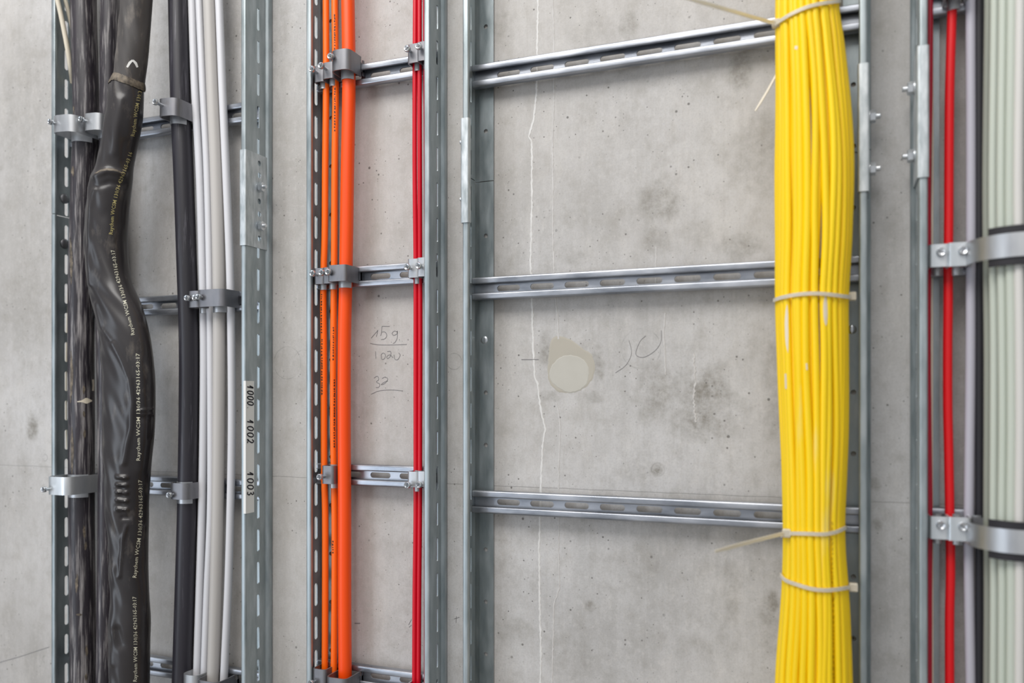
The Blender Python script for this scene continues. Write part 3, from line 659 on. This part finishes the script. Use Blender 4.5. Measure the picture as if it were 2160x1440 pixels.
# tiny worn print on orange cables
def rebv(o):
    m_ = MB(); m_.v = [v.co+o.location for v in o.data.vertices]; m_.f = [tuple(p.vertices) for p in o.data.polygons]; return bvh_of([m_])[0]
for o, segs in ((cO1, [(678, 620, 700), (679, 715, 830)]), (cO2, [(706, 30, 120), (706, 185, 275), (703, 690, 760), (705, 800, 945), (702, 1140, 1165)])):
    bv = rebv(o)
    for x0, y0, y1 in segs:
        mb = MB(); y = y0
        while y < y1:
            ln = random.uniform(1.5, 5); decal_strip(bv, [(x0+random.uniform(-.6, .6), y), (x0+random.uniform(-.6, .6), y+ln)], 2.4, mb); y += ln+random.uniform(1, 4)
        if mb.v: mb.build('printed_marking', M['blackprint'], o, smooth=False)
bv = rebv(cA[0])
for poly, wf_ in (([(163, 847), (172, 846), (182, 845), (194, 845)], lambda t: 2+10*math.exp(-((t-.62)/.25)**2)), ([(196, 800), (197, 812), (196, 824)], 4)):
    mb = MB(); decal_strip(bv, densify(poly, 1.5), wf_, mb); mb.build('torn_flake', M['scuff'], cA[0])
for px in ([(146, 130), (152, 190), (156, 240)], [(150, 740), (152, 790), (149, 850)], [(152, 900), (153, 960), (152, 1000)], [(160, 1296), (174, 1296)], [(177, 1108), (178, 1135)], [(181, 1142), (180, 1160)], [(177, 812), (177, 832)], [(177, 866), (178, 880)], [(178, 905), (178, 925)], [(182, 1360), (183, 1384)], [(182, 1420), (181, 1436)], [(148, 500), (151, 560), (150, 600)], [(153, 350), (154, 372)], [(163, 1210), (161, 1250)]):
    mb = MB(); decal_strip(bv, densify(px, 3, .8), lambda t: 5*(1-abs(2*t-1)**2)+.6, mb)
    if mb.v: mb.build('scuff_mark', M['adhesive'], cA[0])

# ------------------------------------------------------------------ shrink sleeve cable
sv = [(178, 232, 303), (215, 227, 302), (250, 222, 300), (300, 214, 291), (350, 204, 281), (375, 195, 279), (410, 187, 275), (460, 181, 271), (510, 179, 269), (560, 180, 272), (600, 184, 282), (640, 190, 302), (680, 198, 315), (720, 205, 324), (760, 207, 330), (800, 208, 334), (870, 209, 334), (920, 210, 331), (970, 213, 324), (1010, 218, 319), (1060, 222, 314), (1100, 226, 313), (1150, 230, 312), (1200, 232, 312), (1260, 234, 314), (1310, 229, 317), (1350, 232, 316), (1440, 231, 315), (1560, 231, 314)]
WS = .086
def sleeve_loft(tab, y0, y1, step, bfun, ridges, n=96):
    rings = []; y = y0
    while y <= y1:
        a, c = interp(tab, y); ctr = P((a+c)/2, y, WS); A = mm((c-a)/2, (a+c)/2, WS)*.975; B = bfun(y, A)
        ring_ = []
        for j in range(n):
            t = 2*PI*j/n; q = Vector((ctr.x+A*math.cos(t), ctr.y-B*math.sin(t), ctr.z))
            nrm = Vector((math.cos(t)/A, -math.sin(t)/B, 0)).normalized()
            if nrm.y < .2:
                px, py = proj(q); dsp = 0
                for poly, wd, amp in ridges:
                    best = 1e9
                    for i in range(len(poly)-1):
                        (x0, y0_), (x1, y1_) = poly[i], poly[i+1]; L2 = (x1-x0)**2+(y1_-y0_)**2
                        k = max(0, min(1, ((px-x0)*(x1-x0)+(py-y0_)*(y1_-y0_))/L2)); best = min(best, math.hypot(px-x0-k*(x1-x0), py-y0_-k*(y1_-y0_)))
                    dsp += amp*math.exp(-(best/wd)**2)
                q += nrm*(dsp*1.35+.0009*math.sin(q.z*41+math.cos(t)*3)*math.sin(q.z*17+math.cos(t)*5+1)+.0004*math.sin(q.z*130+math.cos(t)*9))
            ring_.append(q)
        rings.append(ring_); y += step
    return rings
ridges = [([(238, 725), (258, 765), (274, 800), (280, 850), (276, 900), (268, 940), (262, 975)], 6, .0022), ([(230, 770), (250, 900)], 22, -.0018), ([(296, 760), (305, 900), (296, 990)], 10, .0015),
          ([(248, 1005), (267, 1007)], 3.6, .0034), ([(248, 1021), (267, 1023)], 3.6, .0034), ([(248, 1037), (267, 1039)], 3.6, .0034), ([(248, 1054), (267, 1056)], 3.6, .0034), ([(248, 1073), (267, 1075)], 3.6, .0034), ([(258, 1091), (272, 1091)], 5, -.0024),
          ([(255, 1030), (255, 1080)], 8, -.0015), ([(266, 1110), (258, 1140), (257, 1160), (254, 1190), (252, 1215)], 4, .0018), ([(306, 1110), (304, 1200), (307, 1270), (314, 1295)], 3, .0015),
          ([(238, 1200), (240, 1280), (238, 1310), (236, 1400)], 7, .0016), ([(246, 1330), (252, 1360)], 9, -.002), ([(198, 400), (190, 440), (186, 520), (189, 600)], 5, .0018), ([(205, 392), (230, 384), (262, 390)], 7, -.0016), ([(200, 372), (226, 360), (262, 366)], 6, .0024),
          ([(255, 210), (248, 260), (240, 320)], 10, .0016), ([(270, 300), (262, 340)], 8, -.001), ([(292, 866), (326, 862)], 3, .0018), ([(296, 874), (324, 872)], 2.5, .0014), ([(224, 452), (250, 470)], 14, -.0012), ([(300, 880), (322, 885), (318, 920)], 8, -.0014),
          ([(202, 640), (214, 690), (232, 715)], 4, .0015)]
root = thing('sleeved_cable', P(270, 1560, WS), 'very thick black cable in a wrinkled, S-bent heat-shrink sleeve with pale printed text', 'cable', 'thick black power cables')
mbS = MB(); mbS.loft(sleeve_loft(sv, 172, 1556, 3, lambda y, A: min(.031, A*.95), ridges))
tabJ = [(-400, 276, 340), (-100, 262, 328), (0, 255, 321), (80, 250, 315), (125, 244, 311), (170, 238, 305), (200, 234, 302)]
mbJ = MB(); mbJ.loft(sleeve_loft(tabJ, -420, 186, 6, lambda y, A: A*.95, [], 48)); mbJ.build('cable_jacket', M['jacket'], root, angle=60)
sl = mbS.build('shrink_sleeve', M['sleeve'], root, angle=80)
# ring of squeezed-out adhesive at the sleeve's upper end
tabR = [(150, 238, 306), (168, 235.5, 305), (176, 232, 305), (184, 229.5, 304)]
rr = []
base = sleeve_loft(tabR, 164, 180, 2, lambda y, A: A*.96, [], 96)
for i, r_ in enumerate(base):
    k = math.sin(PI*i/(len(base)-1)); c = sum(r_, Vector())/len(r_)
    rr.append([c+(p-c)*(1+.03*k)+Vector((0, 0, -.010*max(0, math.cos(2*PI*j/96))+random.uniform(-.0005, .0005))) for j, p in enumerate(r_)])
mb = MB(); mb.loft(rr, True, False); mb.build('adhesive_ring', M['adhesive'], root)
bv, _ = bvh_of([mbS])
TX = 'Raychem WCSM 130/36 42963165-03:17'
for txt, path, mt in ((TX, [(285, 1437), (286, 1390), (286, 1340), (285, 1300), (284, 1258)], 'print'), (TX, [(284, 1218), (288, 1175), (295, 1125), (297, 1080), (297, 1050), (296, 1012)], 'print'),
                      (TX, [(292, 971), (292, 900), (292, 830), (291, 745)], 'print'), (TX, [(281, 706), (272, 672), (259, 618), (248, 585), (242, 550), (238, 527)], 'print'),
                      ('Raychem WCSM 130/36 42963165-03 16', [(234, 494), (238, 450), (248, 400), (262, 362), (270, 340), (276, 321)], 'printy'), ('Raychem WCSM 130/3', [(280, 287), (284, 258), (290, 220), (296, 192)], 'printy')):
    text_decal(bv, txt, path, 11.5, M[mt], 'printed_text', sl)
for px in ([(200, 366), (212, 360), (226, 357), (240, 358), (252, 362), (262, 368)],):
    mb = MB(); decal_strip(bv, densify(px, 2, .5), lambda t: 4*(1-abs(2*t-1)**3)+.5, mb); mb.build('crease', M['adhesive'], sl)
mb = MB(); bj, _ = bvh_of([mbJ]); 
for px in ([(268, 142), (274, 132), (280, 127)], [(280, 127), (286, 133), (290, 142)]): decal_strip(bj, densify(px, 1.5), lambda t: 5.5-abs(t-.5)*3, mb)
mb.build('paint_mark', M['sticker'], root)

# ------------------------------------------------------------------ clamps
def screw(parent, c, ax, shaft, rh=.0048, slot='cross'):
    ax = Vector(ax).normalized(); mb = MB()
    mb.disc_stack(c, ax, [(-.002, rh*.52), (shaft, rh*.52)], 14)
    mb.disc_stack(c, ax, [(shaft, rh*.98), (shaft+.0006, rh*1.04), (shaft+.0036, rh*1.02), (shaft+.0046, rh*.84), (shaft+.0044, rh*.62), (shaft+.0040, rh*.52), (shaft+.0039, .0002)], 24)
    o = mb.build('screw', M['zinc'], parent)
    mb = MB(); a = ax.orthogonal().normalized(); b_ = ax.cross(a); t = ax*(shaft+.0046)+c
    an = random.uniform(0, PI)
    for k in ((0, PI/2) if slot == 'cross' else (0,)):
        d = a*math.cos(an+k)+b_*math.sin(an+k); e = ax.cross(d); l, w_ = rh*.75, rh*.13
        p = [t+d*l+e*w_, t-d*l+e*w_, t-d*l-e*w_, t+d*l-e*w_]
        mb.add([q-ax*.0012 for q in p]+[q+ax*.0001 for q in p], [(0, 1, 2, 3), (7, 6, 5, 4), (0, 4, 5, 1), (1, 5, 6, 2), (2, 6, 7, 3), (3, 7, 4, 0)])
    r = mb.build('screw_recess', M['recess'], o, smooth=False); return o
def clamp(label, uc, z, wd, wf, rc, wc, mat='cleat', ht=.026, rcorner=None, screws=((0, 0, .010),), pad=True, grp='steel cable clamps on the rungs', name='cable_clamp', tilt=0, slot='cross'):
    """uc centre, z centre, wd saddle width, wf saddle front distance, rc radius of clamped cable, wc its axis distance"""
    root = thing(name, Vector((uc, -.022, z-ht/2)), label, 'cable clamp', grp); t = .0020; hw = wd/2
    rcorner = rcorner or wd*.28; mb = MB(); fn = lambda p, q, a: Vector((uc+p, -q, z+a+tilt*p))
    mb.sweep(fillet([(-hw, .0235), (-hw, wf), (hw, wf), (hw, .0235)], rcorner, 8), t, fn, -ht/2, ht/2)
    for s in (-1, 1):
        mb.box((uc+s*hw-t/2, -.0245, z-.0065), (uc+s*hw+t/2, -.0135, z+.0065))
        mb.box((uc+s*hw-t/2, -.0185, z-.0118), (uc+s*hw+t/2, -.0145, z+.0118))
    mb.build('saddle', M[mat], root, angle=50)
    if pad:
        mb = MB(); prof = []
        hwp = min(hw-.0026, rc*.95+.0012); rr_ = max(rc+.0012, hwp*1.02)
        for k in range(9):
            p = -hwp+2*hwp*k/8; prof.append((p, wc+math.sqrt(max(0, rr_**2-p*p))))
        mb.sweep(prof, .0012, fn, -ht/2-.0075, ht/2+.001)
        mb.build('pressure_pad', M['cleatlight'], root, angle=60)
    for du, dz, ln in screws: screw(root, Vector((uc+du, -wf-.0008, z+dz)), (0, -1, .06), ln, slot=slot)
    return root
def uof(x, w): return U(x, w)
k1 = 'steel clamps on the left ladder'
clamp('pale steel clamp round the leftmost thick black cable on the top rung', U(182, .0435), RZ[0]-.002, .049, .092, .0208, .0435, 'cleatlight', .028, .016, ((-.017, .002, .004),), grp=k1, tilt=-.05)
clamp('steel clamp half hidden behind the sleeved cable on the top rung', U(230, .0375), RZ[0]+.001, .037, .074, .0150, .0375, 'cleatlight', .028, .012, ((-.012, .002, .006),), grp=k1, tilt=-.05)
clamp('steel clamp round the slim black cable on the top rung, screw sticking out left', U(383, .0385), RZ[0]+.006, .037, .071, .0158, .0385, 'cleat', .028, .012, ((-.008, .003, .012),), grp=k1, tilt=-.05)
clamp('wide steel clamp squeezing the four grey cables on the second rung, its right half', U(470, .03), RZ[1]+.002, .052, .060, .012, .032, 'cleat', .027, .010, ((-.016, .001, .004),), grp=k1)
clamp('small steel clamp left of the wide one over the grey cables', U(433, .03), RZ[1]+.002, .024, .056, .0064, .030, 'cleat', .026, .008, ((-.008, .001, .003), (.008, .001, .003)), grp=k1)
clamp('bright steel clamp round the leftmost thick black cable on the third rung', U(174, .0435), RZ[2]+.001, .049, .094, .0208, .0435, 'cleatbright', .030, .014, ((-.018, -.006, .006),), grp=k1)
clamp('dull steel clamp round the slim black cable on the third rung', U(397, .0385), RZ[2]-.002, .036, .062, .0158, .0385, 'cleat', .026, .012, ((-.010, -.006, .004),), grp=k1)
clamp('open-topped steel clamp at the bottom under the left grey cables', U(425, .03), RZ[3]-.005, .030, .058, .0064, .030, 'cleatlight', .030, .012, (), grp=k1, pad=False)
clamp('open-topped steel clamp at the bottom under the thick grey cable', U(467, .03), RZ[3]-.008, .042, .064, .0096, .033, 'cleat', .030, .012, (), grp=k1, pad=False)
k2 = 'steel clamps on the narrow ladder'
for row, (zz, y) in enumerate(((RZO[0]+.005, 'top'), (RZO[1]+.001, 'second'))):
    sc = .010 if row == 0 else .009
    clamp('small steel clamp on the leftmost orange cable, %s rung' % y, U(684, .027), zz-.002*(1-row), .0165, .041, .0050, .0272, 'cleat', .024, .004, ((-.003, .002, sc),), grp=k2)
    clamp('small steel clamp on the middle orange cable, %s rung' % y, U(704.5, .027), zz, .0175, .043, .0050, .0272, 'cleat', .024, .004, ((-.003, .002, sc),), grp=k2)
    clamp('large steel clamp round the thick orange cable, %s rung' % y, U(736 if row == 0 else 731, .032), zz+(.006 if row == 0 else 0), .030, .058, .0099, .0322, 'cleat', .030 if row == 0 else .024, .011 if row == 0 else .004, ((-.011, .004 if row == 0 else .001, .003),), grp=k2)
clamp('single steel clamp on the middle orange cable, third rung', U(705.5, .027), RZO[2]+.001, .0195, .045, .0050, .0272, 'cleat', .027, .004, ((-.006, -.003, .009),), grp=k2)
clamp('open steel clamp at the bottom end of the leftmost orange cable', U(690, .027), RZO[3]-.002, .022, .048, .005, .0272, 'cleat', .028, .005, ((-.008, -.006, .006),), grp=k2, pad=False)
clamp('open steel clamp at the bottom end of the thick orange cable', U(731, .032), RZO[3]-.007, .034, .060, .0099, .0322, 'cleat', .028, .008, (), grp=k2, pad=False)
for zz, y, dz in ((RZO[0]+.010, 'top', .003), (RZO[1]+.004, 'second', 0), (RZO[2]-.001, 'third', -.008)):
    mt = 'cleat' if y == 'top' else 'cleatlight'
    clamp('steel clamp on the pair of crimson cables, %s rung' % y, U(881.5, .0256), zz, .0175, .040, .0034, .0256, mt, .027 if y != 'third' else .022, .004, ((-.004, dz, .007),), grp=k2)
    clamp('steel clamp just left of the right rail beside the crimson pair, %s rung' % y, U(900.5, .0256), zz+.001, .0165, .040, .0034, .0256, mt, .027 if y != 'third' else .022, .004, ((-.001, dz, .006),), grp=k2)
clamp('open steel clamp under the crimson cables at the bottom', U(882, .0256), RZO[3]-.006, .0185, .042, .0034, .0256, 'cleatlight', .024, .004, (), grp=k2, pad=False)
k4 = 'box clamps on the far right ladder'
R4 = (H0+.156, H0-.144)
for zz, y in ((R4[0]+.004, 'middle'), (R4[1]-.003, 'lower')):
    clamp('bright box clamp over the dark crimson cable, %s rung' % y, U(1972, .029)+.002, zz, .0185, .050, .0036, .029, 'cleatbright', .0255, .003, ((.002, .003, .001),), grp=k4, slot='slot')
    clamp('bright box clamp over the bright red cable, %s rung' % y, U(2012, .027)+.003, zz, .0215, .052, .0050, .027, 'cleatbright', .0265, .003, ((.003, .003, .001),), grp=k4, slot='slot')
clamp('dull steel clamp beside the lavender conduit, lower rung', U(2052, .0275)+.004, R4[1]-.003, .0200, .046, .0054, .0275, 'cleat', .026, .006, ((.006, -.002, .003),), grp=k4)
clamp('small dark clamp above the bright red cable at the top edge', U(2012, .027), H0+.459+.004, .0215, .050, .0050, .027, 'cleatlight', .026, .004, ((.003, .003, .001),), grp=k4, slot='slot')
# large strap clamps with rubber liner round the sage bundle
uS = U(2152, .06)
for zz, lb in ((R4[0]+.003, 'broad curved steel strap with black rubber liner round the sage bundle, upper one'), (R4[1]-.006, 'broad curved steel strap with black rubber liner round the sage bundle, lower one')):
    root = thing('strap_clamp', Vector((uS, -.022, zz-.02)), lb, 'cable clamp', 'strap clamps round the sage cables')
    fn = lambda p, q, a: Vector((uS+p, -q, zz+a))
    def arc(R, b_, liner=False, w0=.064, n=28):
        pr = [(-R-.005, .0225), (-R-.0045, .036)]
        for k in range(n+1):
            if liner and (k < 7 or k > n-3): continue
            t = PI*k/n; pr.append((-R*math.cos(t), w0-.010+b_*math.sin(t)))
        pr += [(R+.003, .040), (R+.004, .0225)]; return pr
    mb = MB(); mb.sweep(arc(.0500, .0510), .0018, fn, -.0125, .0125); mb.build('strap', M['cleatlight'], root, angle=50)
    mb = MB(); mb.sweep(arc(.0478, .0490, True)[2:-2], .0026, fn, -.0205, .0205); mb.build('rubber_liner', M['rubber'], root, angle=50)
    mb = MB(); mb.box((uS-.06, -.0240, zz-.010), (uS-.048, -.0225, zz+.010)); mb.build('foot', M['cleat'], root, smooth=False)

# ------------------------------------------------------------------ label tape on ladder 1's right rail
h = .06; ur = U(518, h); z0, z1 = ZZ(518, 1083, h), ZZ(518, 803, h)
mb = MB(); mb.box((ur+.0002, -h+.0012, z0), (ur+.0008, -h+.0192, z1)); mb.box((ur-.0035, -h-.0006, z0), (ur+.0008, -h+.0012, z1))
st = mb.build('label_tape', M['sticker'], smooth=False); tag(st, 'white handwritten label tape stuck on the right rail beside the grey cables', 'label')
def glyph(ch):
    return {'1': [[(.1, .35), (.45, .9), (.4, .0)]], '0': [[(.5, .95), (.15, .75), (.1, .3), (.35, .02), (.7, .25), (.78, .7), (.5, .95)]],
            '2': [[(.1, .7), (.35, .95), (.65, .75), (.5, .4), (.1, .05), (.4, .12), (.8, .02)]], '3': [[(.1, .85), (.45, .95), (.6, .72), (.3, .52), (.65, .35), (.5, .05), (.1, .1)]], '.': [[(.2, .05), (.3, .08)]]}.get(ch, [])
def write(txt, y0, y1):
    z_a, z_b = ZZ(524, y0, h-.01), ZZ(524, y1, h-.01); adv = (z_a-z_b)/len(txt); mb = MB(); H = .0160
    for i, ch in enumerate(txt):
        for s in glyph(ch):
            q = smooth_px(s, 5); rows = []
            for j, (gx, gy) in enumerate(q):
                a = q[max(j-1, 0)]; c = q[min(j+1, len(q)-1)]; dx, dy = (c[0]-a[0])*adv, (c[1]-a[1])*H; l = math.hypot(dx, dy) or 1
                gx2 = gx*.85+.15*gy; z = z_a-(i+gx2)*adv; wv = -h+.0165-gy*H           # tops of the figures point to the front lip... then reversed below
                wv = -h+.0026+(1-gy)*0+(gy)*H
                n_ = (-dy/l, dx/l); k = .00105
                rows.append([Vector((ur+.0010, wv+n_[1]*k, z-n_[0]*k)), Vector((ur+.0010, wv-n_[1]*k, z+n_[0]*k))])
            mb.loft(rows, False, False)
    mb.build('handwriting', M['ink'], st, smooth=False)
write('1000.', 812, 868); write('1002', 884, 938); write('1003', 994, 1048)

for o in C.objects:
    if '_o' in o: del o['_o']

# ------------------------------------------------------------------ light, world, camera
def area(name, loc, target, sx, sy, power, c):
    l = bpy.data.lights.new(name, 'AREA'); l.shape = 'RECTANGLE'; l.size = sx; l.size_y = sy; l.energy = power; l.color = c
    o = bpy.data.objects.new(name, l); C.objects.link(o); o.location = loc
    o.rotation_euler = (Vector(target)-Vector(loc)).to_track_quat('-Z', 'Y').to_euler(); return o
area('ceiling_light', (-.8, -1.5, 3.3), (-.45, 0, 1.4), 1.8, 1.0, 42, (1, .98, .95))
area('cool_fill_light', (-2.6, -2.6, 1.2), (-.6, 0, 1.2), 1.2, 2.0, 24, (.80, .89, 1))  # added bluish fill from the lower left, not a known opening
w = bpy.data.worlds.new('w'); bpy.context.scene.world = w; w.use_nodes = True; nt = w.node_tree
bg = nt.nodes['Background']; tc = N(nt, 'ShaderNodeTexCoord'); sp = N(nt, 'ShaderNodeSeparateXYZ'); L(nt, tc.outputs['Generated'], sp.inputs[0])
mr = N(nt, 'ShaderNodeMapRange'); mr.inputs[1].default_value = -1; mr.inputs[2].default_value = 1; L(nt, sp.outputs[2], mr.inputs[0])
r = N(nt, 'ShaderNodeValToRGB'); e = r.color_ramp.elements; e[0].position = 0; e[0].color = (.28, .29, .31, 1); e[1].position = 1; e[1].color = (1.25, 1.2, 1.14, 1)
k = r.color_ramp.elements.new(.42); k.color = (.36, .38, .41, 1); k = r.color_ramp.elements.new(.62); k.color = (.62, .63, .66, 1)
sx_ = mth(nt, 'SUBTRACT', 1.0, mth(nt, 'MULTIPLY', mth(nt, 'ABSOLUTE', sp.outputs[0]), .55))
fy = mth(nt, 'MULTIPLY', mth(nt, 'MAXIMUM', mth(nt, 'MULTIPLY', sp.outputs[1], -1.0), 0.0), .35)
L(nt, mr.outputs[0], r.inputs['Fac']); L(nt, mix(nt, fy, r.outputs['Color'], (1, 1, 1, 1)), bg.inputs['Color']); L(nt, mth(nt, 'MULTIPLY', sx_, 1.0), bg.inputs['Strength'])
cam = bpy.data.cameras.new('cam'); co = bpy.data.objects.new('camera', cam); C.objects.link(co); co.location = CAM
co.rotation_euler = (PI/2, 0, TH); cam.sensor_width = 36; cam.lens = F/2160*36; cam.shift_y = (CY-720)/2160; cam.clip_start = .02
cam.dof.use_dof = True; cam.dof.focus_distance = 1.24; cam.dof.aperture_fstop = 2.4
s = bpy.context.scene; s.camera = co
s.view_settings.view_transform = 'Standard'; s.view_settings.look = 'None'; s.view_settings.exposure = 0; s.view_settings.gamma = 1
